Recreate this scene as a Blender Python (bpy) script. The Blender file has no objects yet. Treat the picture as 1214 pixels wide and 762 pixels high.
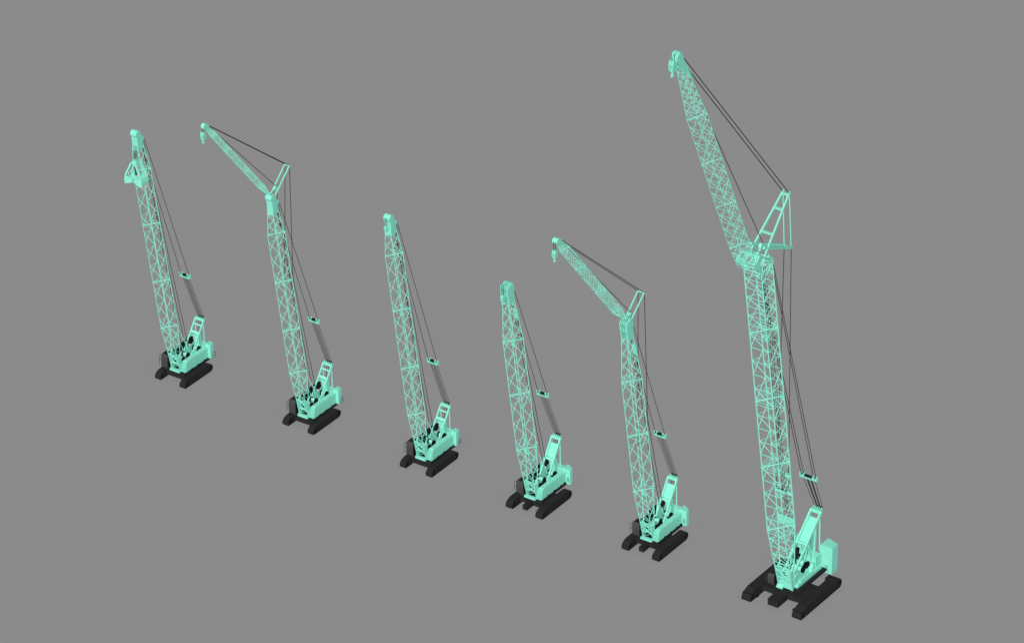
import bpy, math, random
from mathutils import Vector, Matrix

# ------------------------------------------------------------------ camera, world, light, exposure
SC = bpy.context.scene
COL = SC.collection
SC.render.engine = 'CYCLES'
SC.render.resolution_x, SC.render.resolution_y = 1024, 642
ELEV, AZIM, DIST = math.radians(29.75), math.radians(34.35), 737.0
away = Vector((-math.sin(AZIM) * math.cos(ELEV), math.cos(AZIM) * math.cos(ELEV), -math.sin(ELEV)))
right = Vector((math.cos(AZIM), math.sin(AZIM), 0))
upv = right.cross(away)
cam_data = bpy.data.cameras.new('Camera')
cam_data.sensor_width = 36.0
cam_data.lens = 36.0 * 6300.0 / 1214.0
cam_data.clip_start, cam_data.clip_end = 1.0, 12000.0
cam = bpy.data.objects.new('Camera', cam_data)
COL.objects.link(cam)
rot = Matrix((right, upv, -away)).transposed().to_4x4()
cam.matrix_world = Matrix.Translation(-away * DIST) @ rot
SC.camera = cam

world = bpy.data.worlds.new('World')
SC.world = world
world.use_nodes = True
bg = world.node_tree.nodes['Background']
bg.inputs['Color'].default_value = (0.085, 0.085, 0.085, 1)
bg.inputs['Strength'].default_value = 1.0

sun_data = bpy.data.lights.new('Sun', 'SUN')
sun_data.energy = 3.98
sun_data.angle = math.radians(0.5)
sun_data.use_shadow = False            # the picture's light casts no shadows
sun = bpy.data.objects.new('Sun', sun_data)
COL.objects.link(sun)
sdir = Vector((0.35, -0.71, 0.555)).normalized()      # towards the light
sun.rotation_euler = sdir.to_track_quat('Z', 'Y').to_euler()
sun.location = sdir * 200

SC.view_settings.view_transform = 'Standard'
SC.view_settings.look = 'None'
SC.view_settings.exposure = 0.0
SC.view_settings.gamma = 1.0
SC.cycles.diffuse_bounces = 1
SC.cycles.max_bounces = 4

# ------------------------------------------------------------------ materials
def mat(name, rgb, rough=0.9, vary=0.03, scale=1.5, spec=0.05):
    m = bpy.data.materials.new(name)
    m.use_nodes = True
    nt = m.node_tree
    b = nt.nodes['Principled BSDF']
    b.inputs['Roughness'].default_value = rough
    b.inputs['Specular IOR Level'].default_value = spec
    tc = nt.nodes.new('ShaderNodeTexCoord')
    no = nt.nodes.new('ShaderNodeTexNoise')
    no.inputs['Scale'].default_value = scale
    no.inputs['Detail'].default_value = 4
    mr = nt.nodes.new('ShaderNodeMapRange')
    mr.inputs['From Min'].default_value = 0.3
    mr.inputs['From Max'].default_value = 0.7
    mr.inputs['To Min'].default_value = 1 - vary
    mr.inputs['To Max'].default_value = 1 + vary
    mx = nt.nodes.new('ShaderNodeMix')
    mx.data_type = 'RGBA'
    mx.blend_type = 'MULTIPLY'
    mx.inputs['Factor'].default_value = 1.0
    mx.inputs[6].default_value = (*rgb, 1)
    nt.links.new(tc.outputs['Object'], no.inputs['Vector'])
    nt.links.new(no.outputs['Fac'], mr.inputs['Value'])
    nt.links.new(mr.outputs['Result'], mx.inputs[7])
    nt.links.new(mx.outputs[2], b.inputs['Base Color'])
    return m

MINT = mat('mint_paint', (0.249, 0.78, 0.605))
DARK = mat('dark_steel', (0.0235, 0.0235, 0.0238), vary=0.06)
BLACK = mat('black_steel', (0.010, 0.010, 0.010), vary=0.05)
CABM = mat('cab_grey', (0.062, 0.062, 0.062), vary=0.03)
GLASS = mat('dark_glass', (0.014, 0.015, 0.016), vary=0.02)
ROPE = mat('wire_rope', (0.042, 0.042, 0.042), vary=0.05)
RAIL = mat('rail_grey', (0.05, 0.05, 0.05), vary=0.03)
PALE = mat('pale_grey_steel', (0.55, 0.52, 0.52), vary=0.03)
GROUNDM = mat('plain_grey_ground', (0.316, 0.316, 0.316), vary=0.0, spec=0.0)

# ------------------------------------------------------------------ mesh builder: points are (F forward, L left, Z up)
def W(p):
    return Vector((p[1], -p[0], p[2]))

class MB:
    def __init__(self):
        self.v, self.f = [], []

    def add(self, vs, fs):
        o = len(self.v)
        self.v += [tuple(v) for v in vs]
        self.f += [[i + o for i in f] for f in fs]

    def ring(self, a, b, pa, pb):          # two rings of world points joined and capped
        n = len(pa)
        self.add(pa + pb, [[i, (i + 1) % n, n + (i + 1) % n, n + i] for i in range(n)] + [list(range(n))[::-1], list(range(n, 2 * n))])

    def bar(self, a, b, r, n=6, r2=None):
        A, B = W(a), W(b)
        d = (B - A)
        if d.length < 1e-6:
            return self
        d.normalize()
        x = d.cross(Vector((0, 0, 1)))
        if x.length < 0.05:
            x = d.cross(Vector((0, 1, 0)))
        x.normalize()
        y = d.cross(x)
        r2 = r if r2 is None else r2
        an = [2 * math.pi * i / n for i in range(n)]
        self.ring(None, None, [A + (x * math.cos(t) + y * math.sin(t)) * r for t in an], [B + (x * math.cos(t) + y * math.sin(t)) * r2 for t in an])
        return self

    def beam(self, a, b, wl, hd, wl2=None, hd2=None):   # rectangular beam in a plane of constant L (mostly): wl across L, hd across the rest
        A, B = W(a), W(b)
        d = (B - A).normalized()
        x = Vector((1, 0, 0))
        if abs(d.dot(x)) > 0.9:
            x = Vector((0, 1, 0))
        y = d.cross(x).normalized()
        x = y.cross(d).normalized()
        wl2 = wl if wl2 is None else wl2
        hd2 = hd if hd2 is None else hd2
        q = [(-.5, -.5), (.5, -.5), (.5, .5), (-.5, .5)]
        self.ring(None, None, [A + x * wl * i + y * hd * j for i, j in q], [B + x * wl2 * i + y * hd2 * j for i, j in q])
        return self

    def box(self, F0, F1, L0, L1, Z0, Z1):
        self.prism([(F0, Z0), (F1, Z0), (F1, Z1), (F0, Z1)], L0, L1)
        return self

    def prism(self, pts, L0, L1):                      # outline in the F-Z plane, thick along L
        self.ring(None, None, [W((f, L0, z)) for f, z in pts], [W((f, L1, z)) for f, z in pts])
        return self

    def prismF(self, pts, F0, F1):                     # outline in the L-Z plane, thick along F
        self.ring(None, None, [W((F0, l, z)) for l, z in pts], [W((F1, l, z)) for l, z in pts])
        return self

    def prismZ(self, pts, Z0, Z1):                     # outline in the F-L plane, thick along Z
        self.ring(None, None, [W((f, l, Z0)) for f, l in pts], [W((f, l, Z1)) for f, l in pts])
        return self

    def cyl(self, F, Z, r, L0, L1, n=20):
        self.prism([(F + r * math.cos(2 * math.pi * i / n), Z + r * math.sin(2 * math.pi * i / n)) for i in range(n)], L0, L1)
        return self

    def build(self, name, m, parent):
        import bmesh
        me = bpy.data.meshes.new(name)
        me.from_pydata(self.v, [], self.f)
        bm = bmesh.new()
        bm.from_mesh(me)
        bmesh.ops.recalc_face_normals(bm, faces=bm.faces)
        bm.to_mesh(me)
        bm.free()
        me.materials.append(m)
        o = bpy.data.objects.new(name, me)
        COL.objects.link(o)
        o.parent = parent
        return o

def thing(name, label, cat, loc, group=None):
    o = bpy.data.objects.new(name, None)
    o.empty_display_size = 0.5
    COL.objects.link(o)
    o.location = loc
    o['label'], o['category'] = label, cat
    if group:
        o['group'] = group
    return o

def copy_children(src, dst):
    for ch in list(src.children):
        c = ch.copy()
        COL.objects.link(c)
        c.parent = dst
        for g in list(ch.children):
            k = g.copy()
            COL.objects.link(k)
            k.parent = c

# ------------------------------------------------------------------ setting
gm = MB()
gm.add([(-4000, -4000, -0.004), (4000, -4000, -0.004), (4000, 4000, -0.004), (-4000, 4000, -0.004)], [[0, 1, 2, 3]])
g = gm.build('ground', GROUNDM, None)
g['kind'] = 'structure'

# ------------------------------------------------------------------ pieces shared by all cranes
def track(parent, prof, Lc, w, wheels):
    """crawler track: shoe belt as the part, side frame and wheels as its sub-parts"""
    b = MB()
    b.prism(prof, Lc - w / 2, Lc + w / 2)
    pts = prof + [prof[0]]
    for (f0, z0), (f1, z1) in zip(pts, pts[1:]):            # grousers across every shoe
        d = math.hypot(f1 - f0, z1 - z0)
        n = max(1, int(d / 0.34))
        nf, nz = (z1 - z0) / d, -(f1 - f0) / d
        for i in range(n):
            t = (i + .5) / n
            f, z = f0 + (f1 - f0) * t, z0 + (z1 - z0) * t
            if z < 0.03:
                continue
            tf, tz = (f1 - f0) / d * .05, (z1 - z0) / d * .05
            b.prism([(f - tf, z - tz), (f + tf, z + tz), (f + tf + nf * .025, z + tz + nz * .025), (f - tf + nf * .025, z - tz + nz * .025)], Lc - w / 2 + .03, Lc + w / 2 - .03)
    belt = b.build('crawler_track', DARK, parent)
    fc = [p[0] for p in prof]
    f0, f1, zt = min(fc), max(fc), max(p[1] for p in prof)
    s = MB()
    s.prism([(f0 + .75, zt * .28), (f1 - .75, zt * .28), (f1 - .75, zt * .72), (f0 + .75, zt * .72)], Lc - w / 2 - .05, Lc + w / 2 + .05)
    s.build('track_frame', DARK, belt)
    for f in (f0 + .62, f1 - .62):
        MB().cyl(f, zt * .48, zt * .3, Lc - w / 2 - .04, Lc + w / 2 + .04, 16).build('track_wheel', BLACK, belt)
    r = MB()
    for i in range(wheels):
        f = f0 + 1.1 + (f1 - f0 - 2.2) * i / (wheels - 1)
        r.cyl(f, zt * .2, zt * .13, Lc - w / 2 - .03, Lc + w / 2 + .03, 10)
    r.build('track_roller', BLACK, belt)

def mast(parent, foot, top, hw, leg, plate, rungs, hw_foot=None):
    hf = hw_foot or hw
    def pt(t, l, off=0.0):
        dF, dZ = top[0] - foot[0], top[1] - foot[1]
        n = math.hypot(dF, dZ)
        return (foot[0] + dF * t + dZ / n * off, (hf + (hw - hf) * t) * l, foot[1] + dZ * t - dF / n * off)
    m = MB()
    if plate:
        t0, t1, zc = plate
        m.beam(pt(t0, 0, zc), pt(t1, 0, zc), 2 * hw - leg * .75, .08)
    for t, h in rungs:
        m.beam(pt(t - h / 2, 0), pt(t + h / 2, 0), 2 * hw - leg * .8, leg * .6)
    fr = m.build('mast', MINT, parent)
    for s in (-1, 1):
        MB().beam(pt(0, s), pt(1.01, s), leg * .7, leg * .9, leg * .85, leg * 1.5).build('mast_leg', MINT, fr)
        MB().cyl(foot[0], foot[1], leg * .8, s * hf - .12, s * hf + .12, 12).build('pin', MINT, fr)
    h = MB()
    tp = pt(1.0, 0)
    ex = pt(1.07, 0, -.1)
    for k in range(5):
        l = (k / 4 - .5) * 2 * (hw - .15)
        h.beam(pt(.97, 0)[:1] + (l,) + pt(.97, 0)[2:], (ex[0], l, ex[2]), .1, .42)
    h.bar((tp[0], -hw - .1, tp[2]), (tp[0], hw + .1, tp[2]), .15, 8)
    h.build('mast_head', MINT, fr)
    for k in range(4):
        l = (k / 3 - .5) * 2 * (hw - .35)
        MB().cyl(ex[0] - .02, ex[2] + .02, .2, l - .05, l + .05, 14).build('sheave', BLACK, fr)
    return pt, ex

def lattice(parent, name, O, a, d, s0, s1, wd0, wd1, half, rc, rl, horiz=False, ends=(True, True), phase=0):
    def node(s, sl, st):
        k = (s - s0) / (s1 - s0)
        w = wd0[0] + (wd1[0] - wd0[0]) * k
        dd = wd0[1] + (wd1[1] - wd0[1]) * k
        t = st * dd / 2
        return (O[0] + a[0] * s + d[0] * t, sl * w / 2, O[1] + a[1] * s + d[1] * t)
    n = max(2, round((s1 - s0) / half))
    S = [s0 + (s1 - s0) * i / n for i in range(n + 1)]
    m = MB()
    faces = [((-1, 1), (1, 1), 0), ((-1, -1), (1, -1), 1), ((1, 1), (1, -1), 0), ((-1, 1), (-1, -1), 1)]
    for A, B, ph in faces:
        for i in range(n):
            p, q = (A, B) if (i + ph + phase) % 2 == 0 else (B, A)
            m.bar(node(S[i], *p), node(S[i + 1], *q), rl, 5)
            if name == 'jib_section' and not horiz and (i + ph) % 3:
                m.bar(node(S[i], *q), node(S[i + 1], *p), rl, 5)
            if horiz and 0 < i and ph == 0 or (horiz and 0 < i and A[0] != B[0]):
                m.bar(node(S[i], *A), node(S[i], *B), rl, 5)
    q4 = [(-1, 1), (1, 1), (1, -1), (-1, -1)]
    for e, s, sg in ((ends[0], s0, 1), (ends[1], s1, -1)):
        if not e:
            continue
        for ds in ((0.0, .45) if name == 'tower_section' else (0.0,)):
            for i in range(4):
                m.bar(node(s + sg * ds, *q4[i]), node(s + sg * ds, *q4[(i + 1) % 4]), rl * .95, 5)
        m.bar(node(s + sg * .05, -1, 1), node(s + sg * .05, 1, -1), rl, 5)
        m.bar(node(s + sg * .05, 1, 1), node(s + sg * .05, -1, -1), rl, 5)
    sec = m.build(name, MINT, parent)
    for q in q4:
        c = MB().bar(node(s0, *q), node(s1, *q), rc, 6)
        c.bar(node(s1 - .12, *q), node(s1 + .0, *q), rc * 1.5, 6)
        c.build('chord', MINT, sec)
    return node

def axis(deg):
    c, s = math.cos(math.radians(deg)), math.sin(math.radians(deg))
    return (c, s), (s, -c)            # along, depth towards the front/underside

def on(O, a, d, s, t, l=0.0):
    return (O[0] + a[0] * s + d[0] * t, l, O[1] + a[1] * s + d[1] * t)

def rope(parent, p, q, r=0.05, name='rope'):
    return MB().bar(p, q, r, 5).build(name, ROPE, parent)

def hook_block(label, loc, sc, group):
    """hook block with cheek plates, sheaves and a curved hook; its origin is the hook tip"""
    t = thing('hook_block', label, 'hook block', loc, group)
    for l in (-.19, .19):
        MB().prism([(-.2 * sc, .62 * sc), (.2 * sc, .62 * sc), (.33 * sc, .95 * sc), (.33 * sc, 1.4 * sc), (.18 * sc, 1.8 * sc), (-.18 * sc, 1.8 * sc), (-.33 * sc, 1.4 * sc), (-.33 * sc, .95 * sc)], (l - .05) * sc, (l + .05) * sc).build('cheek_plate', MINT, t)
    MB().prism([(-.16 * sc, .55 * sc), (.16 * sc, .55 * sc), (.22 * sc, 1.0 * sc), (-.22 * sc, 1.0 * sc)], -.15 * sc, .15 * sc).build('hook_trunnion', MINT, t)
    for l in (-.07, .07):
        MB().cyl(0, 1.35 * sc, .3 * sc, (l - .05) * sc, (l + .05) * sc, 16).build('sheave', MINT, t)
    h = MB()
    pts = [(0, .62), (0, .44), (.05, .36), (.15, .27), (.18, .15), (.12, .05), (-.01, .0), (-.13, .06), (-.18, .2)]
    for i in range(len(pts) - 1):
        r0 = .085 - .003 * i
        h.bar((pts[i][0] * sc, 0, pts[i][1] * sc), (pts[i + 1][0] * sc, 0, pts[i + 1][1] * sc), r0 * sc, 8)
    h.build('hook', MINT, t)
    return t

def equalizer(parent, F, Z, hw, tilt, n):
    """spreader beam with sheaves between the pendants and the rope falls"""
    dx, dz = math.sin(tilt), math.cos(tilt)
    e = MB()
    e.beam((F, -hw, Z), (F, hw, Z), .24, .3)
    for l in (-hw, -hw * .55, hw * .55, hw):
        e.beam((F - .05 * dx, l, Z - .05), (F + .35 * dx, l, Z + .35 * dz), .16, .3)
    e.prism([(F - .22, Z - .34), (F + .2, Z - .3), (F + .26, Z - .12), (F - .16, Z - .16)], -hw - .05, hw + .05)
    eq = e.build('equalizer', MINT, parent)
    for i in range(n):
        l = (i / (n - 1) - .5) * hw * .8
        MB().cyl(F + .04, Z + .08, .19, l - .07, l + .07, 14).build('sheave', BLACK, eq)
    for sg in (-1, 1):
        MB().cyl(F + .06, Z + .12, .14, sg * hw * .8 - .07, sg * hw * .8 + .07, 12).build('sheave', BLACK, eq)

def rails(parent, F0, F1, L, Z0, Z1, m=RAIL, n=2, r=.032):
    b = MB()
    for i in range(n + 1):
        f = F0 + (F1 - F0) * i / n
        b.bar((f, L, Z0), (f, L, Z1), r, 5)
    for z in (Z1, (Z0 + Z1) / 2):
        b.bar((F0, L, z), (F1, L, z), r, 5)
    b.build('handrail', m, parent)

def steps(parent, Ft, Zt, Fb, Zb, L0, L1, n):
    b = MB()
    for i in range(n):
        k = (i + .5) / n
        f, z = Ft + (Fb - Ft) * k, Zt + (Zb - Zt) * k
        b.box(f - .25, f + .16, L0, L1, z - .05, z + .03)
    for l in (L0 - .02, L1 + .02):
        b.beam((Ft, l, Zt), (Fb, l, Zb), .05, .24)
    b.build('steps', MINT, parent)

def cab(parent, L0, L1, F0, F1, Z0, Z1):
    """operator's cab: curved dark grey front, glass on the front, side and roof"""
    prof = [(F0, Z0), (F1 - .12, Z0), (F1, Z0 + .35), (F1 + .03, Z0 + 1.0), (F1 - .05, Z1 - .25), (F1 - .22, Z1), (F0, Z1)]
    c = MB().prism(prof, L0, L1).build('cab', CABM, parent)
    g = MB()
    g.prism([(F0 + .25, Z0 + .75), (F1 - .3, Z0 + .75), (F1 - .22, Z0 + 1.0), (F1 - .3, Z1 - .3), (F0 + .25, Z1 - .3)], L1 - .01, L1 + .012)
    g.build('side_window', GLASS, c)
    b = MB()
    b.prism([(F0 - .02, Z0 - .02), (F1 - .35, Z0 - .02), (F1 - .2, Z0 + .4), (F1 - .16, Z0 + 1.0), (F1 - .24, Z1 - .28), (F1 - .45, Z1 - .02), (F0 - .02, Z1 - .02)], L1 - .02, L1 + .006)
    b.build('side_panel', BLACK, c)
    MB().box(F0 + .05, F1 - .3, L0 + .06, L1 - .06, Z1 - .01, Z1 + .03).build('roof_panel', DARK, c)
    w = MB()
    w.bar((F1 + .05, (L0 + L1) / 2 - .05, Z0 + .55), (F1 + .04, (L0 + L1) / 2 + .2, Z0 + 1.15), .015, 4)
    w.build('wiper', BLACK, c)
    rails(c, F0 + .35, F1 + .05, L0 - .28, Z0 + .25, Z1 - .35, n=2)

def boom_foot(parent, O, a, d, hw, L, big):
    for s in (-1, 1):
        p = [on(O, a, d, -.25, -.18), on(O, a, d, -.25, .18), on(O, a, d, L * .5, .34 * big), on(O, a, d, L, .36 * big), on(O, a, d, L * .8, .1), on(O, a, d, L, -.36 * big), on(O, a, d, L * .5, -.34 * big)]
        MB().prism([(q[0], q[2]) for q in p], s * hw - .06, s * hw + .06).build('boom_foot', MINT, parent)
    b = MB()
    for s, t in ((L * .35, .1), (L * .62, -.15), (L * .9, .2)):
        b.beam(on(O, a, d, s, t, -hw), on(O, a, d, s, t, hw), .14, .14)
    b.bar(on(O, a, d, L * .95, .1, -hw), on(O, a, d, L * .4, .1, hw), .06, 5)
    b.build('foot_brace', MINT, parent)

def winch(parent, F, Z, r, hw):
    w = MB().cyl(F, Z, r * .7, -hw, hw, 20).build('winch', MINT, parent)
    for l in (-hw, hw):
        MB().cyl(F, Z, r, l - .09, l + .09, 20).build('winch_flange', BLACK, w)

# ------------------------------------------------------------------ small and middle crane bases
def base_small(root):
    prof = [(2.85, 0), (3.04, .12), (3.1, .38), (3.0, .68), (2.7, .95), (2.2, 1.1), (1.6, 1.13), (-2.6, 1.13), (-3.0, 1.02), (-3.25, .75), (-3.28, .45), (-3.12, .15), (-2.85, 0)]
    for s in (-1, 1):
        track(root, prof, s * 2.095, .92, 8)
    c = MB().box(-1.6, 1.6, -1.7, 1.7, .32, .92)
    c.build('carbody', DARK, root)
    MB().prismZ([(1.2 * math.cos(t * .2618), 1.2 * math.sin(t * .2618)) for t in range(24)], .9, 1.06).build('slewing_ring', BLACK, root)
    MB().box(-4.55, 1.75, -1.62, 1.55, 1.04, 1.38).build('slewing_deck', DARK, root)
    upper(root, dict(hw=.75, frame_f=1.88, frame_z=1.4, cl0=.78, cl1=1.47, cf=.86, cfb=1.5, cr=-4.1, cz0=1.42, cz1=2.98))
    # counterweight: low middle block with two raised ends
    w = MB().box(-4.75, -3.86, -1.05, 1.05, 1.35, 2.95)
    cw = w.build('counterweight', MINT, root)
    for s in (-1, 1):
        a, b = sorted((s * 1.05, s * 1.9))
        pl = [(-3.66, s * 1.05), (-3.66, s * 1.9), (-4.3, s * 1.9), (-4.62, s * 1.1)]
        MB().prismZ(pl, 1.36, 3.5).build('counterweight_block', MINT, cw)
        rails(cw, -3.95, -4.45, s * 2.08, 1.3, 2.25, n=1)
    pt, ex = mast(root, (-1.2, 2.95), (-3.93, 6.82), .70, .21, None, [(.985, .04), (.84, .04), (.61, .07)])
    return pt, ex

def base_middle(root):
    prof = [(3.3, 0), (3.52, .12), (3.58, .42), (3.46, .78), (3.12, 1.04), (2.6, 1.2), (1.9, 1.22), (-2.8, 1.22), (-3.25, 1.1), (-3.5, .8), (-3.54, .48), (-3.36, .15), (-3.05, 0)]
    for s in (-1, 1):
        track(root, prof, s * 2.34, 1.02, 9)
    MB().box(-1.7, 1.7, -1.9, 1.9, .42, 1.0).build('carbody', DARK, root)
    for f0, f1 in ((1.7, 3.25), (-3.25, -1.7)):
        MB().box(f0, f1, -.38, .32, .45, 1.12).build('carbody_weight', DARK, root)
    MB().prismZ([(1.3 * math.cos(t * .2618), 1.3 * math.sin(t * .2618)) for t in range(24)], .98, 1.2).build('slewing_ring', BLACK, root)
    MB().box(-4.5, 1.8, -1.7, 1.6, 1.18, 1.55).build('slewing_deck', DARK, root)
    upper(root, dict(hw=.8, frame_f=2.1, frame_z=1.57, cl0=.82, cl1=1.52, cf=1.12, cfb=1.75, cr=-4.0, cz0=1.6, cz1=3.12), big=True)
    cw = MB().box(-5.05, -4.3, -1.1, 1.1, 1.35, 3.3).build('counterweight', MINT, root)
    for s in (-1, 1):
        MB().prismZ([(-4.02, s * 1.1), (-4.02, s * 2.2), (-4.56, s * 2.2), (-5.2, s * 1.1)], 1.35, 3.62).build('counterweight_block', MINT, cw)
    for s in (-1, 1):
        MB().bar((-4.0, s * 2.0, 1.6), (-4.0, s * 2.0, 2.35), .03, 5).bar((-3.98, s * 1.75, 1.6), (-3.98, s * 1.75, 2.35), .03, 5).bar((-3.98, s * 1.75, 2.0), (-3.98, s * 2.0, 2.0), .03, 5).bar((-3.98, s * 1.75, 2.3), (-3.98, s * 2.0, 2.3), .03, 5).build('ladder', RAIL, cw)
    return mast(root, (-1.1, 3.15), (-4.03, 7.86), .66, .26, (.52, .86, -.13), [(.985, .05), (.47, .05)])

def upper(root, p, big=False):
    hw, z0 = p['hw'], p['frame_z']
    k = .35 if big else 0.0
    # main frame with side plates
    fr = MB().box(p['frame_f'] - .35, p['frame_f'], -hw, hw, z0 - .02, z0 + .34)
    main = fr.build('main_frame', MINT, root)
    MB().box(-4.3, p['frame_f'] - .36, -hw + .06, hw - .06, z0, z0 + .2).build('frame_floor', BLACK, main)
    for s in (-1, 1):
        pl = [(1.7, z0 + .3), (1.75, z0 + .75), (1.2, z0 + .85), (.9, z0 + .6), (.2, z0 + .6), (-.5, z0 + 1.35), (-.95, z0 + 1.9), (-1.5, z0 + 1.9), (-2.1, z0 + 1.2), (-4.2, z0 + .9), (-4.3, z0 + .3)]
        MB().prism(pl, s * hw - .05, s * hw + .05).build('side_plate', MINT, main)
    MB().beam((p['frame_f'] + .02, -hw * 1.05, z0 + .2), (p['frame_f'] + .02, hw * 1.05, z0 + .2), .2, .3).build('front_sill', MINT, main)
    for i, (f, z, r) in enumerate(((.45, z0 + 1.3, .4), (-.6, z0 + 1.5 + k * .5, .38), (-3.0, z0 + 1.35, .42))):
        winch(root, f, z, r, hw - .36)
    # cover over the left side with doors and front steps
    c = MB().prism([(p['cfb'] - .25, p['cz0']), (p['cr'], p['cz0']), (p['cr'], p['cz1']), (p['cf'], p['cz1'])], p['cl0'], p['cl1'])
    cov = c.build('engine_cover', MINT, root)
    zl, zh = p['cz0'] + .2, p['cz1'] - .22
    f = p['cf'] - .35
    while f - .72 > p['cr'] + .1:
        MB().box(f - .68, f, p['cl1'] - .01, p['cl1'] + .008, zl, zh).build('cover_door', MINT, cov)
        f -= .78
    for f in (-.4, -1.7, -3.0):
        MB().box(f - .9, f, p['cl0'] + .1, p['cl1'] - .12, p['cz1'] - .01, p['cz1'] + .025).build('cover_hatch', MINT, cov)
    for f in (.2, -1.2, -2.6, -3.5):
        MB().box(f - .35, f, p['cl1'] - .01, p['cl1'] + .05, p['cz0'] + .02, p['cz0'] + .1).build('grip', BLACK, cov)
    steps(cov, p['cf'] + .12, p['cz1'] - .02, p['cfb'] + .02, p['cz0'] + .08, p['cl0'] + .02, p['cl1'] - .02, 5)
    # machine house on the cab side, then the cab
    h = MB().prism([(.8, z0), (-3.9, z0), (-3.9, 3.3), (-3.5, 3.45 + k * .3), (.8, 3.45)], -1.72, -.86)
    hs = h.build('machine_house', BLACK, root)
    MB().box(-3.2, -1.0, -1.6, -1.0, 3.46, 3.7 + k).build('radiator', BLACK, hs)
    cab(root, -2.28, -1.25, .62, 1.93, z0 + .02, 3.42 + k * .1)
    # A-frame plate behind the mast, with the rear winch on it
    if big:
        a = MB().prism([(-1.3, 2.6), (-1.7, 5.35), (-3.3, 5.35), (-3.9, 2.6)], -.85, -.72)
        a.box(-3.5, -3.2, -.85, .3, 4.1, 5.2)
    else:
        a = MB().prism([(-1.6, 2.6), (-2.1, 4.55), (-3.2, 4.7), (-3.8, 2.6)], -.78, -.66)
        a.box(-3.5, -3.2, -.78, .3, 3.6, 4.6)
    a.prism([(-3.1, 2.4), (-3.25, 4.7 + k), (-3.7, 4.7 + k), (-4.0, 2.4)], .1, .3)
    gan = a.build('gantry', MINT, root)
    zc = 4.05 + k * 1.6
    MB().prism([(-2.35, zc - .55), (-1.95, zc - .2), (-2.15, zc + .4), (-2.6, zc + .55), (-3.0, zc + .35), (-3.0, zc - .25)], -.66 - (.06 if big else 0), -.4).build('gantry_winch', BLACK, gan)
    for f, z in ((-2.15, zc - .5), (-2.95, zc + .15)):
        MB().cyl(f, z, .12, -.5, -.25, 10).build('winch_hub', PALE, gan)
    for l in (-.45, .35):
        MB().box(-3.5, -3.2, l - .05, l + .05, 2.2, 3.2).build('gantry_leg', MINT, gan)

def back_stays(root, pt, hw, zb, r=.07):
    for s in (-1, 1):
        q = pt(.93, s, -.1)
        MB().bar((q[0], q[1], q[2]), (q[0] - .12, q[1], zb), r, 6).build('back_stay', MINT, root)
    for l in (-.2, .15):
        q = pt(.95, 0, -.25)
        rope(root, (q[0], l, q[2]), (q[0] + .3, l, zb - .2), .035, 'mast_rope')

def suspension(root, ex, eq, hw_eq, hw_m, n, ear, ear_l, double=False, r=.04):
    """rope falls from the mast head up to the equalizer, pendants from there to the boom head"""
    tilt = math.atan2(ear[0] - eq[0], ear[1] - eq[1])
    equalizer(root, eq[0], eq[1], hw_eq, tilt, 6)
    ks = n if isinstance(n, (list, tuple)) else [2 * i / (n - 1) - 1 for i in range(n)]
    for k in ks:
        le, lm = k * hw_eq * .72, k * hw_m
        rope(root, (ex[0], lm, ex[2] + .1), (eq[0], le, eq[1] - .15), r * .75, 'rope_fall')
    for s in (-1, 1):
        for off in ((0, .4) if double else (0,)):
            rope(root, (eq[0] + .1, s * (hw_eq * .9 - off), eq[1] + .25), (ear[0], s * (ear_l - off * .5), ear[1]), r, 'pendant_line')

def backstop(root, O, a, d, s, t, l, q):
    for sg in (-1, 1):
        p = on(O, a, d, s, t, sg * l)
        m = Vector(p).lerp(Vector(q[:1] + (sg * q[1],) + q[2:]), .35)
        b = MB().bar(tuple(m), q[:1] + (sg * q[1],) + q[2:], .08, 6).build('backstop', MINT, root)
        MB().bar(p, tuple(m), .05, 6).build('backstop_rod', PALE, b)

def small_head(root, O, a, d, s):
    """boom head of the small cranes: cheek plates, round sheave guard in front, ear behind"""
    def P(ds, t):
        q = on(O, a, d, s + ds, t)
        return (q[0], q[2])
    h = MB()
    for l in (-.42, .42):
        h.prism([P(-2.6, -.62), P(-2.6, .62), P(-1.2, .42), P(-.3, .4), P(.1, .4), P(.3, .05), P(.2, -.3), P(-.9, -.6), P(-1.15, -1.0), P(-1.4, -1.0), P(-1.55, -.6)], l - .06, l + .06)
    h.prism([P(-2.5, .5), P(-2.5, .56), P(-.3, .42), P(-.3, .36)], -.4, .4)
    h.prism([P(-2.5, -.56), P(-2.5, -.5), P(-1.0, -.42), P(-1.0, -.48)], -.4, .4)
    head = h.build('boom_head', MINT, root)
    g = MB()
    n = 14
    c0, c1 = (-.04, .06), .52
    g.prism([P(c0[0] + c1 * math.sin(i / n * 2 * math.pi), c0[1] + c1 * math.cos(i / n * 2 * math.pi)) for i in range(n)], -.47, .47)
    g.build('sheave_guard', MINT, head)
    for l in (-.3, 0, .3):
        q = P(-1.2, -.85)
        MB().cyl(q[0], q[1], .22, l - .05, l + .05, 12).build('sheave', MINT, head)

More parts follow.
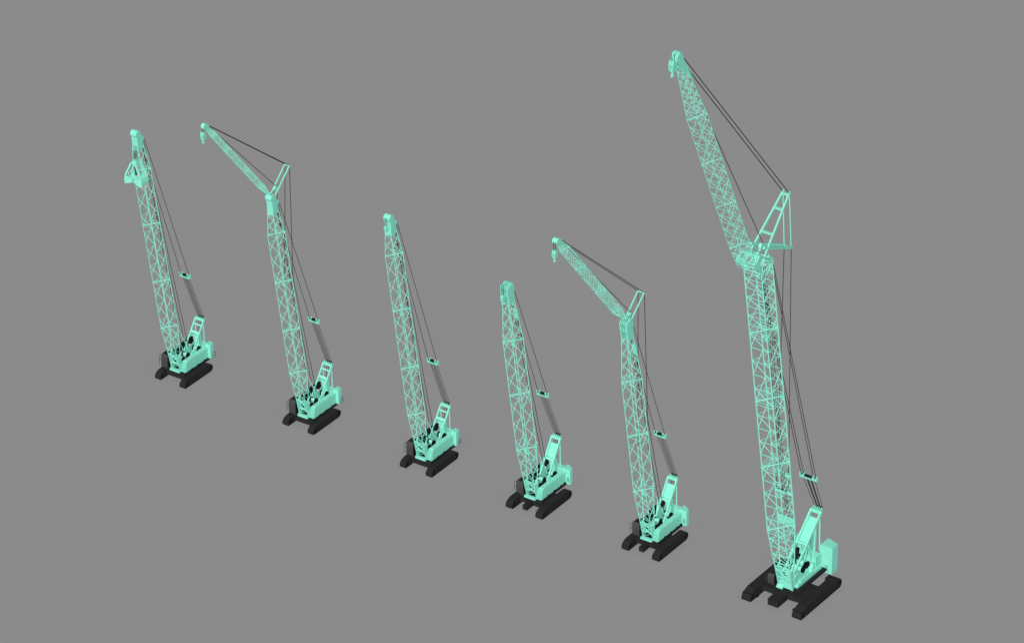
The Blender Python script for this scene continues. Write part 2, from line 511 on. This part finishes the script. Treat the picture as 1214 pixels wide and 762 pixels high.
def middle_head(root, O, a, d, s):
    """broad boom head of the middle cranes: thick cheeks, rows of sheaves front and back, front plates"""
    def P(ds, t):
        q = on(O, a, d, s + ds, t)
        return (q[0], q[2])
    h = MB()
    for l in (-.5, .5):
        h.prism([P(-2.7, -.62), P(-2.7, .5), P(-1.3, .6), P(-.4, .62), P(.1, .55), P(.25, -.35), P(.15, -.75), P(-1.0, -.8), P(-1.6, -.62)], l - .07, l + .07)
    h.prism([P(-1.7, -.6), P(-1.7, -.53), P(.0, -.6), P(.0, -.67)], -.45, .45)
    head = h.build('boom_head', MINT, root)
    for ds, t, r in ((.0, .35, .42), (.05, -.42, .34), (-1.0, .5, .34)):
        for l in (-.36, -.12, .12, .36):
            q = P(ds, t)
            MB().cyl(q[0], q[1], r, l - .045, l + .045, 14).build('sheave', MINT, head)
    MB().prism([P(-3.9, -.5), P(-4.0, -.78), P(-5.6, -.84), P(-5.6, -.7)], .1, .75).build('platform', MINT, head)

def section_chain(root, O, a, d, cuts, w, dep, half, rc, rl, foot_w, foot_d, top_w, top_d, horiz=False, name='boom_section'):
    """foot section, straight sections, top section: one lattice part each"""
    for i in range(len(cuts) - 1):
        wd0 = (foot_w, foot_d) if i == 0 else (w, dep)
        wd1 = (top_w, top_d) if i == len(cuts) - 2 else (w, dep)
        hf = half * (.66 if i in (0, len(cuts) - 2) else 1)
        lattice(root, name, O, a, d, cuts[i], cuts[i + 1], wd0, wd1, hf, rc, rl, horiz, (i > 0, True), i)

def luffing_jib(root, O, a, d, s_top, ang, length, w, half, rc, rl, strut_foot, strut_top, hw0, hw1, tip_s, boom_rear, deck_pt):
    """luffing jib with its head, strut, strut ropes and jib pendants"""
    foot = on(O, a, d, s_top, .25)
    Oj = (foot[0], foot[2])
    half *= .8
    aj, dj = axis(ang)
    cuts = [.2, 2.4, length * .36, length * .66, length - 2.6, length - .6]
    section_chain(root, Oj, aj, dj, cuts, w, w, half, rc, rl, w * .85, .16, w * .55, w * .5, name='jib_section')
    def P(s, t):
        q = on(Oj, aj, dj, s, t)
        return (q[0], q[2])
    f = MB()
    for l in (-w * .42, w * .42):
        f.bar(on(Oj, aj, dj, -.1, 0, l), on(Oj, aj, dj, .5, 0, l), .13, 8)
    f.build('jib_foot', MINT, root)
    h = MB()
    e = length
    for l in (-w * .26, w * .26):
        h.prism([P(e - 1.0, -w * .25), P(e - 1.0, w * .28), P(e - .3, w * .3), P(e + .15, .45), P(e + .5, .3), P(e + .5, -.1), P(e + .1, -.3), P(e - .3, -.35)], l - .05, l + .05)
    head = h.build('jib_head', MINT, root)
    q = P(e + .15, .12)
    MB().cyl(q[0], q[1], .42, -w * .36, w * .36, 16).build('sheave', MINT, head)
    # strut
    st = MB().beam((strut_top[0], -hw1, strut_top[1]), (strut_top[0], hw1, strut_top[1]), .14, .14)
    stn = st.build('jib_strut', MINT, root)
    for sg in (-1, 1):
        MB().beam((strut_foot[0], sg * hw0, strut_foot[1]), (strut_top[0], sg * hw1, strut_top[1]), .14, .17).build('strut_leg', MINT, stn)
    c = (strut_foot[0] * .8 + strut_top[0] * .2, strut_foot[1] * .8 + strut_top[1] * .2)
    MB().cyl(c[0], c[1] + .15, .31, -.1, .1, 16).build('strut_sheave', MINT, stn)
    for sg in (-1, 1):
        rope(root, (strut_top[0], sg * hw1, strut_top[1]), (P(e - .5, -.35)[0], sg * w * .3, P(e - .5, -.35)[1]), .045, 'jib_pendant')
        rope(root, (strut_top[0], sg * hw1, strut_top[1]), (deck_pt[0], sg * deck_pt[1], deck_pt[2]), .05, 'strut_rope')
    q = P(e - .6, -.3)
    rope(root, (c[0], .05, c[1] + .5), (q[0], .0, q[1]), .045, 'hoist_rope')
    rope(root, (c[0] - .3, .05, c[1]), (boom_rear[0], .1, boom_rear[1]), .045, 'hoist_rope')
    return (P(e + .15, .12))

Y0 = 37.3          # the row of cranes stands at y = -37.3
ROW = 'crawler cranes standing in a row'
def crane(label, X):
    return thing('crawler_crane', label, 'crane', (X, -Y0, 0), ROW)

A80, D80 = axis(80)
HOOKS = 'hook blocks hanging from the cranes'

# ------------------------------------------------------------------ crane with the clamshell bucket, small base
FOOT_S = (1.45, 1.75)
SMALL = dict(w=1.62, dep=1.62, half=1.4, rc=.05, rl=.034)
c3 = crane('mint crawler crane with plain straight boom, standing between a jib crane and the shortest crane', 12.14)
PT_S, EX_S = base_small(c3)
back_stays(c3, PT_S, .7, 3.25)
c1 = crane('mint crawler crane with a clamshell bucket hanging from its straight boom', -28.72)
copy_children(c3, c1)
c2 = crane('mint crawler crane with the slimmer luffing jib, standing next to the crane with the bucket', -7.15)
copy_children(c3, c2)

def small_boom(root, s, cuts):
    section_chain(root, FOOT_S, A80, D80, cuts, SMALL['w'], SMALL['dep'], SMALL['half'], SMALL['rc'], SMALL['rl'], 1.42, .3, .9, 1.2)
    boom_foot(root, FOOT_S, A80, D80, .7, 2.6, 1.0)
    small_head(root, FOOT_S, A80, D80, s)
    ear = on(FOOT_S, A80, D80, s - 1.28, -.95)
    suspension(root, EX_S, (-1.15, 14.95), .78, .52, [-1, -.6, -.25, .1, .45, 1], (ear[0], ear[2]), .45)
    for l in (-.22, .2):
        rope(root, on(FOOT_S, A80, D80, s - 1.2, -1.0, l), (-1.1, l * 1.3, 3.3), .042, 'hoist_rope')
    rope(root, on(FOOT_S, A80, D80, s - 1.2, -.95, .05), (.1, .1, 3.2), .042, 'hoist_rope')
    backstop(root, FOOT_S, A80, D80, 7.0, -.75, .6, (-.75, .62, 3.6))

for root, s in ((c1, 39.6), (c3, 39.6)):
    small_boom(root, s, [0, 7.2, 15.0, 24.6, 33.6, 37.4])
small_boom(c2, 36.35, [0, 7.2, 14.4, 22.5, 30.4, 33.8])

# ------------------------------------------------------------------ middle cranes
FOOT_M = (1.5, 1.85)
c4 = crane('shortest mint crawler crane, its plain boom ending in a broad flat head', 29.76)
PT_M, EX_M = base_middle(c4)
back_stays(c4, PT_M, .66, 3.5, .085)
c5 = crane('mint crawler crane with a luffing jib, standing right beside the tallest crane', 47.87)
copy_children(c4, c5)

def middle_boom(root, s):
    section_chain(root, FOOT_M, A80, D80, [0, 7.9, 17.0, 25.8, s - 2.6], 1.85, 1.85, 1.5, .06, .037, 1.5, .35, 1.0, 1.15)
    boom_foot(root, FOOT_M, A80, D80, .76, 2.6, 1.15)
    middle_head(root, FOOT_M, A80, D80, s)
    ear = on(FOOT_M, A80, D80, s - .9, -.82)
    suspension(root, EX_M, (-.88, 16.0), .82, .5, [-1, -.5, -.15, .15, .5, 1], (ear[0], ear[2]), .5)
    for l in (-.25, .2):
        rope(root, on(FOOT_M, A80, D80, s - .9, -.8, l), (-1.6, l * 1.2, 4.4), .045, 'hoist_rope')
    backstop(root, FOOT_M, A80, D80, 7.9, -.95, .7, (-.9, .72, 4.2))
    q = on(FOOT_M, A80, D80, 8.0, -1.0)
    for sg in (-1, 1):
        MB().prism([(q[0] - .15, q[2] + .5), (q[0] + .3, q[2] + .2), (q[0] + .25, q[2] - 1.1), (q[0], q[2] - .6)], sg * .86 - .06, sg * .86 + .06).build('stop_bracket', MINT, root)
    MB().prism([(on(FOOT_M, A80, D80, 8.9, .9)[0], on(FOOT_M, A80, D80, 8.9, .9)[2]), (on(FOOT_M, A80, D80, 8.9, .96)[0], on(FOOT_M, A80, D80, 8.9, .96)[2]), (on(FOOT_M, A80, D80, 7.9, .96)[0], on(FOOT_M, A80, D80, 7.9, .96)[2]), (on(FOOT_M, A80, D80, 7.9, .9)[0], on(FOOT_M, A80, D80, 7.9, .9)[2])], .3, .7).build('boom_plate', MINT, root)

middle_boom(c4, 34.6)
middle_boom(c5, 35.3)

# ------------------------------------------------------------------ jibs on the two tower cranes
ear2 = on(FOOT_S, A80, D80, 34.8, -.95)
tip2 = luffing_jib(c2, FOOT_S, A80, D80, 36.9, 50.4, 20.25, .68, .68, .026, .02, (7.3, 37.55), (4.0, 40.6), .36, .36, 0, (ear2[0], ear2[2]), (4.25, .7, 22.0))
ear5 = on(FOOT_M, A80, D80, 34.4, -.82)
tip5 = luffing_jib(c5, FOOT_M, A80, D80, 36.0, 50.0, 23.4, 1.0, 1.0, .034, .022, (7.25, 36.45), (4.1, 39.25), .42, .46, 0, (ear5[0], ear5[2]), (3.15, .8, 16.0))

# ------------------------------------------------------------------ the big tower crane
c6 = crane('tallest mint crawler crane, long jib on a heavy tower and a tall stacked counterweight', 68.61)

def base_big(root):
    prof = [(4.75, 0), (4.95, .12), (5.02, .42), (4.9, .78), (4.55, 1.05), (3.6, 1.38), (-4.0, 1.38), (-4.6, 1.3), (-4.95, 1.0), (-5.02, .6), (-4.9, .2), (-4.6, 0)]
    for s in (-1, 1):
        track(root, prof, s * 3.755, 1.32, 11)
    c = MB().box(-1.75, 2.2, -1.8, 1.8, .45, 1.3)
    c.box(1.0, 2.23, -3.2, 3.2, .5, 1.2).box(-1.65, .35, -3.2, 3.2, .5, 1.2)
    c.build('carbody', DARK, root)
    for f0, f1 in ((2.24, 4.58), (-4.58, -1.8)):
        MB().box(f0, f1, -.76, .78, .4, 1.32).build('carbody_weight', DARK, root)
    for s in (-1, 1):
        MB().box(3.6, 4.1, s * 2.72 - .13, s * 2.72 + .13, .5, .62).box(3.7, 4.0, s * 2.72 - .05, s * 3.12, .52, .6).build('track_step', BLACK, root)
        MB().box(-4.4, -3.4, s * 3.0 - .15, s * 3.0 + .15, .5, 1.5).build('drive_motor', DARK, root)
    MB().prismZ([(1.6 * math.cos(t * .2618), 1.6 * math.sin(t * .2618)) for t in range(24)], 1.28, 1.42).build('slewing_ring', BLACK, root)
    MB().box(-5.3, 1.2, -2.05, 2.05, 1.4, 1.7).build('slewing_deck', DARK, root)
    # main frame
    f = MB().box(-5.0, 1.3, -1.05, 1.05, 1.72, 2.3)
    f.box(1.0, 1.42, -1.0, 1.0, 1.35, 2.42)
    f.prism([(1.3, 1.25), (1.75, 1.2), (1.8, 1.45), (1.42, 1.8)], -1.25, -.35)
    main = f.build('main_frame', MINT, root)
    for s in (-1, 1):
        MB().prism([(1.4, 1.9), (1.35, 2.7), (.9, 3.4), (.3, 3.7), (-.4, 2.9), (-1.6, 2.6), (-2.6, 3.0), (-5.0, 3.0), (-5.0, 1.9)], s * 1.0 - .06, s * 1.0 + .06).build('side_plate', MINT, main)
        MB().box(-4.8, 1.05, s * 1.3 - .22, s * 1.3 + .22, 1.72, 2.15).build('side_frame', MINT, main)
        MB().cyl(.9, 1.95, .2, s * 1.3 - .26, s * 1.3 + .26, 12).build('side_pin', MINT, main)
    MB().box(-2.6, .2, 1.1, 1.45, 2.16, 2.42).build('valve_box', MINT, root)
    MB().prism([(-2.2, 2.2), (-2.75, 3.35), (-2.95, 3.3), (-2.6, 2.2)], 1.06, 1.5).build('sloping_panel', MINT, root)
    rb = MB().box(-5.0, -3.7, -.6, 1.25, 2.3, 3.75)
    rb.box(-3.7, -3.2, -.4, 1.15, 2.3, 3.1)
    rear = rb.build('rear_house', MINT, root)
    vv = MB()
    for k in range(4):
        vv.box(-3.7, -3.66, -.45 + k * .42, -.15 + k * .42, 3.2, 3.6)
    vv.build('vent_panel', MINT, rear)
    for fz in ((.2, 3.0, .55), (-1.35, 3.1, .5), (-2.35, 3.25, .5)):
        winch(root, *fz, .8)
    for s in (-1, 1):
        MB().cyl(-1.6, 3.7, .42, s * .88 - .05, s * .88 + .05, 18).cyl(-2.1, 3.55, .36, s * .88 - .05, s * .88 + .05, 18).build('winch_flange', BLACK, root)
    h = MB().prism([(.3, 1.72), (-4.2, 1.72), (-4.2, 3.2), (.3, 3.2)], -1.95, -1.1)
    h.build('machine_house', BLACK, root)
    MB().prism([(-1.2, 4.3), (-1.5, 5.4), (-2.2, 5.5), (-2.0, 4.2)], -.75, -.3).build('gantry_winch', BLACK, root)
    MB().prism([(-.9, 3.0), (-1.5, 6.9), (-2.5, 6.9), (-3.0, 3.0)], -.95, -.82).build('gantry', MINT, root)
    cab(root, -2.5, -1.62, .55, 1.85, 1.45, 2.98)
    # counterweight: two stacks of slabs on a tray behind the deck
    tray = MB().box(-6.6, -5.2, -2.7, 2.7, 1.1, 1.4).build('counterweight', MINT, root)
    for s in (-1, 1):
        pl = [(-5.12, s * 1.0), (-5.12, s * 2.8), (-6.5, s * 2.8), (-7.05, s * 1.0)]
        z, dz = 1.02, .655
        for k in range(6):
            MB().prismZ(pl, z + k * dz, z + (k + 1) * dz - .03).build('counterweight_slab', MINT, tray)
        MB().bar((-5.08, s * 1.9, 1.2), (-5.08, s * 1.9, 2.1), .03, 5).bar((-5.08, s * 2.15, 1.2), (-5.08, s * 2.15, 2.1), .03, 5).bar((-5.08, s * 1.9, 1.6), (-5.08, s * 2.15, 1.6), .03, 5).bar((-5.08, s * 1.9, 2.05), (-5.08, s * 2.15, 2.05), .03, 5).build('ladder', RAIL, tray)
    pt, ex = mast(root, (.75, 3.55), (-5.5, 9.42), .72, .3, (.5, .9, -.15), [(.985, .04), (.47, .03)])
    for s in (-1, 1):
        q = pt(.95, s)
        MB().bar((q[0], q[1], q[2]), (q[0] - .05, q[1] + s * .1, 3.9), .1, 6).build('back_stay', MINT, root)
        q = pt(.55, s)
        MB().beam((q[0], s * .6, q[2]), (-3.6, s * .6, 3.2), .16, .2).build('mast_stay', MINT, root)
        q = pt(.85, s)
        MB().beam((q[0], s * .6, q[2]), (-4.3, s * .6, 3.4), .2, .3).build('mast_stay', MINT, root)
    for l in (-.35, 0, .35):
        q = pt(.93, 0)
        rope(root, (q[0], l, q[2] - .3), (-2.6, l, 3.6), .04, 'mast_rope')
    return pt, ex

PT_L, EX_L = base_big(c6)
FOOT_L = (1.38, 1.9)
section_chain(c6, FOOT_L, A80, D80, [0, 9.6, 19.9, 30.5, 41.2, 51.2], 2.5, 2.5, 2.1, .088, .045, 2.0, .45, 2.5, 2.5, horiz=True, name='tower_section')
boom_foot(c6, FOOT_L, A80, D80, 1.0, 3.4, 1.5)

def big_top(root):
    O, a, d = FOOT_L, A80, D80
    def P(s, t):
        q = on(O, a, d, s, t)
        return (q[0], q[2])
    # tower cap: side trusses with the jib bracket in front and the ear behind
    cp = MB()
    for l in (-1.25, 1.25):
        loop = [(51.2, 1.25), (52.4, 1.9), (53.4, 2.4), (54.0, 1.5), (53.0, .3), (52.0, -1.2), (51.2, -1.25)]
        for i in range(len(loop)):
            p, q = loop[i], loop[(i + 1) % len(loop)]
            cp.bar(on(O, a, d, *p, l), on(O, a, d, *q, l), .11, 6)
        for p, q in (((51.2, -1.25), (54.0, 1.3)), ((51.2, 1.25), (53.0, .3)), ((52.4, 1.9), (53.0, .3))):
            cp.bar(on(O, a, d, *p, l), on(O, a, d, *q, l), .07, 6)
    for s, t in ((51.2, 1.25), (52.4, 1.9), (53.4, 2.4), (54.0, 1.5), (53.0, .3), (52.0, -1.2), (51.2, -1.25)):
        cp.bar(on(O, a, d, s, t, -1.25), on(O, a, d, s, t, 1.25), .085, 6)
    cap = cp.build('tower_cap', MINT, root)
    for l in (-1.25, 1.25):
        MB().prism([P(51.2, 1.2), P(51.8, 1.5), P(52.9, 2.5), P(53.6, 2.75), P(53.9, 2.2), P(52.4, 1.2)], l - .07, l + .07).build('jib_bracket', MINT, cap)
        MB().prism([P(51.0, -1.1), P(51.2, -1.4), P(51.7, -1.45), P(53.0, -.6), P(52.4, -.5)], l - .07, l + .07).build('pendant_ear', MINT, cap)
    for l in (-.35, -.1, .15, .4):
        q = P(52.3, .3)
        MB().cyl(q[0], q[1], .5, l - .08, l + .08, 16).build('sheave', MINT, cap)
    # rear arm
    arm = MB().beam((3.5, -.52, 51.85), (3.5, .52, 51.85), .22, .2)
    am = arm.build('strut_arm', MINT, root)
    for sg in (-1, 1):
        MB().beam((10.6, sg * .95, 55.25), (3.3, sg * .52, 51.85), .22, .34).build('arm_beam', MINT, am)
    # strut with rungs
    f, t = (11.7, 53.0), (4.2, 59.7)
    def sp(k, sg):
        return (f[0] + (t[0] - f[0]) * k, sg * (1.15 + (.45 - 1.15) * k), f[1] + (t[1] - f[1]) * k)
    stn = MB().beam(sp(.98, -1), sp(.98, 1), .3, .24).build('jib_strut', MINT, root)
    for k in (.78, .45):
        MB().beam(sp(k, -1), sp(k, 1), .3, .24).build('strut_rung', MINT, stn)
    for sg in (-1, 1):
        MB().beam(sp(0, sg), sp(.2, sg), .16, .2).beam(sp(.2, sg), sp(1.02, sg), .2, .3).build('strut_leg', MINT, stn)
        MB().bar(sp(1, sg), (3.5, sg * .5, 51.9), .075, 6).build('strut_tie', MINT, stn)
    # jib
    Oj = (12.75, 53.0)
    aj, dj = axis(65.0)
    LJ = 39.6
    section_chain(root, Oj, aj, dj, [.3, 4.6, 12.4, 20.4, 28.6, LJ - 1.8], 1.72, 1.72, 1.3, .05, .028, 1.9, .9, .75, .7, True, 'jib_section')
    def J(s, tt):
        q = on(Oj, aj, dj, s, tt)
        return (q[0], q[2])
    h = MB()
    for l in (-.38, .38):
        h.prism([J(LJ - 2.9, -.5), J(LJ - 2.9, .1), J(LJ - 1.2, .55), J(LJ - .2, .75), J(LJ + .3, .5), J(LJ + .4, -.1), J(LJ + .0, -.45), J(LJ - 1.4, -.5)], l - .07, l + .07)
    hd = h.build('jib_head', MINT, root)
    for s, tt, r in ((LJ - .05, .3, .5), (LJ + .0, -.1, .45)):
        for l in (-.25, 0, .25):
            q = J(s, tt)
            MB().cyl(q[0], q[1], r, l - .08, l + .08, 16).build('sheave', MINT, hd)
    MB().prism([J(LJ - 5.0, -.86), J(LJ - 5.0, -.8), J(LJ - 2.2, -.5), J(LJ - 2.2, -.56)], -.1, .55).build('platform', MINT, hd)
    for sg in (-1, 1):
        q = J(LJ - 1.0, -.55)
        rope(root, sp(1.0, sg), (q[0], sg * .4, q[1]), .06, 'jib_pendant')
        rope(root, (3.45, sg * .5, 51.8), (3.3 if sg < 0 else 2.7, sg * .7, 17.0), .05, 'strut_rope')
    c = sp(.42, 0)
    rope(root, (9.4, .1, 55.0), (J(LJ - 1.5, -.5)[0], 0, J(LJ - 1.5, -.5)[1]), .05, 'hoist_rope')
    MB().cyl(9.6, 54.7, .45, -.2, .2, 16).build('strut_sheave', MINT, stn)
    MB().beam((11.0, 0, 53.6), (9.6, 0, 54.7), .2, .2).build('sheave_bracket', MINT, stn)
    b = MB().bar((14.9, -.7, 59.4), (10.0, -.7, 53.2), .06, 6).bar((14.9, .7, 59.4), (10.0, .7, 53.2), .06, 6)
    b.build('jib_backstop', MINT, root)
    # ropes inside the tower
    for l in (.15, .42, .7):
        rope(root, on(O, a, d, 51.0, -.5, l), on(O, a, d, 17.5, -.75, l), .036, 'tower_rope')
        rope(root, on(O, a, d, 14.4, -.9, l * .8), (-1.0, l * .7, 3.6), .036, 'tower_rope')
        rope(root, on(O, a, d, 17.4, -.9, l), on(O, a, d, 14.5, -.95, l * .9), .036, 'tower_rope')
    e = on(O, a, d, 14.4, -1.4)
    lo = MB().beam((e[0], -1.2, e[2]), (e[0], 1.2, e[2]), .3, .34).build('lower_equalizer', MINT, root)
    MB().beam((e[0], -.9, e[2] + .2), (e[0], .2, e[2] + .2), .2, .14).build('equalizer_sheave', BLACK, lo)
    e = on(O, a, d, 17.4, -1.3)
    MB().beam((e[0], .3, e[2]), (e[0], 1.1, e[2]), .3, .4).build('upper_equalizer', MINT, root)
    q = [P(9.1, -1.24), P(9.1, -1.16), P(10.5, -1.2), P(10.5, -1.28)]
    MB().prism(q, -1.2, 1.2).build('tower_plate', MINT, root)
    ear = P(51.5, -1.4)
    suspension(root, EX_L, (-3.35, 15.6), 1.22, .62, [-1, -.46, -.34, -.22, .22, .34, .46, 1], ear, 1.2, double=True, r=.05)

big_top(c6)

# ------------------------------------------------------------------ things that hang from the cranes
def hang(root, F, Ztop, Zhook, spread=.12, n=2):
    for i in range(n):
        l = (i / (n - 1) - .5) * 2 * spread
        rope(root, (F, l, Ztop), (F, l, Zhook), .04, 'hook_rope')

def wloc(root, F, Z, L=0.0):
    return Vector((root.location.x + L, root.location.y - F, Z))

hang(c3, 8.95, 40.9, 39.4)
hook_block('small mint hook block tucked under the rounded boom head of the plain straight-boom crane', wloc(c3, 8.95, 38.5), .72, HOOKS)
hang(c2, tip2[0] + .3, tip2[1], 52.4)
hook_block('mint hook block hanging from the tip of the luffing jib beside the bucket crane', wloc(c2, tip2[0] + .3, 51.35), .94, HOOKS)
hang(c4, 8.35, 36.4, 34.6)
hook_block('mint hook block hanging at the broad head of the shortest crane', wloc(c4, 8.35, 33.6), .78, HOOKS)
hang(c5, tip5[0] + .4, tip5[1], 53.9)
hook_block('mint hook block hanging from the luffing jib tip of the crane beside the tallest one', wloc(c5, tip5[0] + .35, 52.45), .94, HOOKS)
hang(c6, 30.35, 89.4, 88.0, .2)
hook_block('large mint hook block hanging from the jib head of the tallest crane', wloc(c6, 30.35, 86.4), 1.25, HOOKS)

def bucket(loc):
    t = thing('clamshell_bucket', 'mint clamshell bucket with pale teeth, hanging in front of a straight boom', 'bucket', loc)
    F0, F1 = -.72, .72
    top = MB().prismF([(-.4, 2.7), (-.32, 3.15), (.32, 3.15), (.4, 2.7), (.2, 2.55), (-.2, 2.55)], -.42, .42).build('crosshead', MINT, t)
    for s in (-1, 1):
        sh = MB()
        for f in (F0, F1):
            sh.prismF([(s * .06, .48), (s * .12, .82), (s * .9, 1.0), (s * 1.42, 1.12), (s * 1.58, .6), (s * 1.5, .0), (s * .8, .16)], f - .05, f + .05)
        # curved back of the jaw
        back = [(1.42, 1.12), (1.58, .6), (1.5, .0), (1.44, .02), (1.5, .58), (1.35, 1.08)]
        sh.prismF([(s * l, z) for l, z in back], F0, F1)
        sh.prismF([(s * 1.5, .0), (s * .9, .16), (s * .9, .22), (s * 1.44, .08)], F0, F1)
        jaw = sh.build('jaw', MINT, t)
        te = MB()
        for k in range(4):
            f = F0 + .16 + k * .37
            te.prismF([(s * 1.46, .42), (s * 1.575, .42), (s * 1.54, -.16), (s * 1.47, -.16)], f - .06, f + .06)
        te.build('teeth', PALE, jaw)
        for f in (-.5, .5):
            MB().beam((f, s * .36, 2.85), (f * 1.3, s * 1.38, 1.05), .26, .26).build('arm', MINT, t)
            MB().bar((f, s * 1.0, 1.5), (f, s * .95, 1.1), .1, 6).build('arm_pin', PALE, jaw)
    MB().cyl(0, 0.95, .2, -.35, .35, 12).build('lower_sheave', PALE, t)
    MB().prismF([(-.5, .75), (-.3, 1.1), (.3, 1.1), (.5, .75), (.2, .55), (-.2, .55)], -.3, .3).build('lower_block', MINT, t)
    for l in (-.16, 0, .16):
        MB().bar((.05, l, 1.0), (.05, l, 2.7), .06, 5).build('closing_rope', ROPE, t)
    for f in (.3, -.3):
        MB().bar((f, -.9, .8), (f, .9, .8), .06, 6).build('hinge_bar', MINT, t)
    return t

hang(c1, 8.5, 40.2, 36.6, .22, 3)
bucket(wloc(c1, 8.5, 33.3)).scale = (.93, 1.0, 1.12)
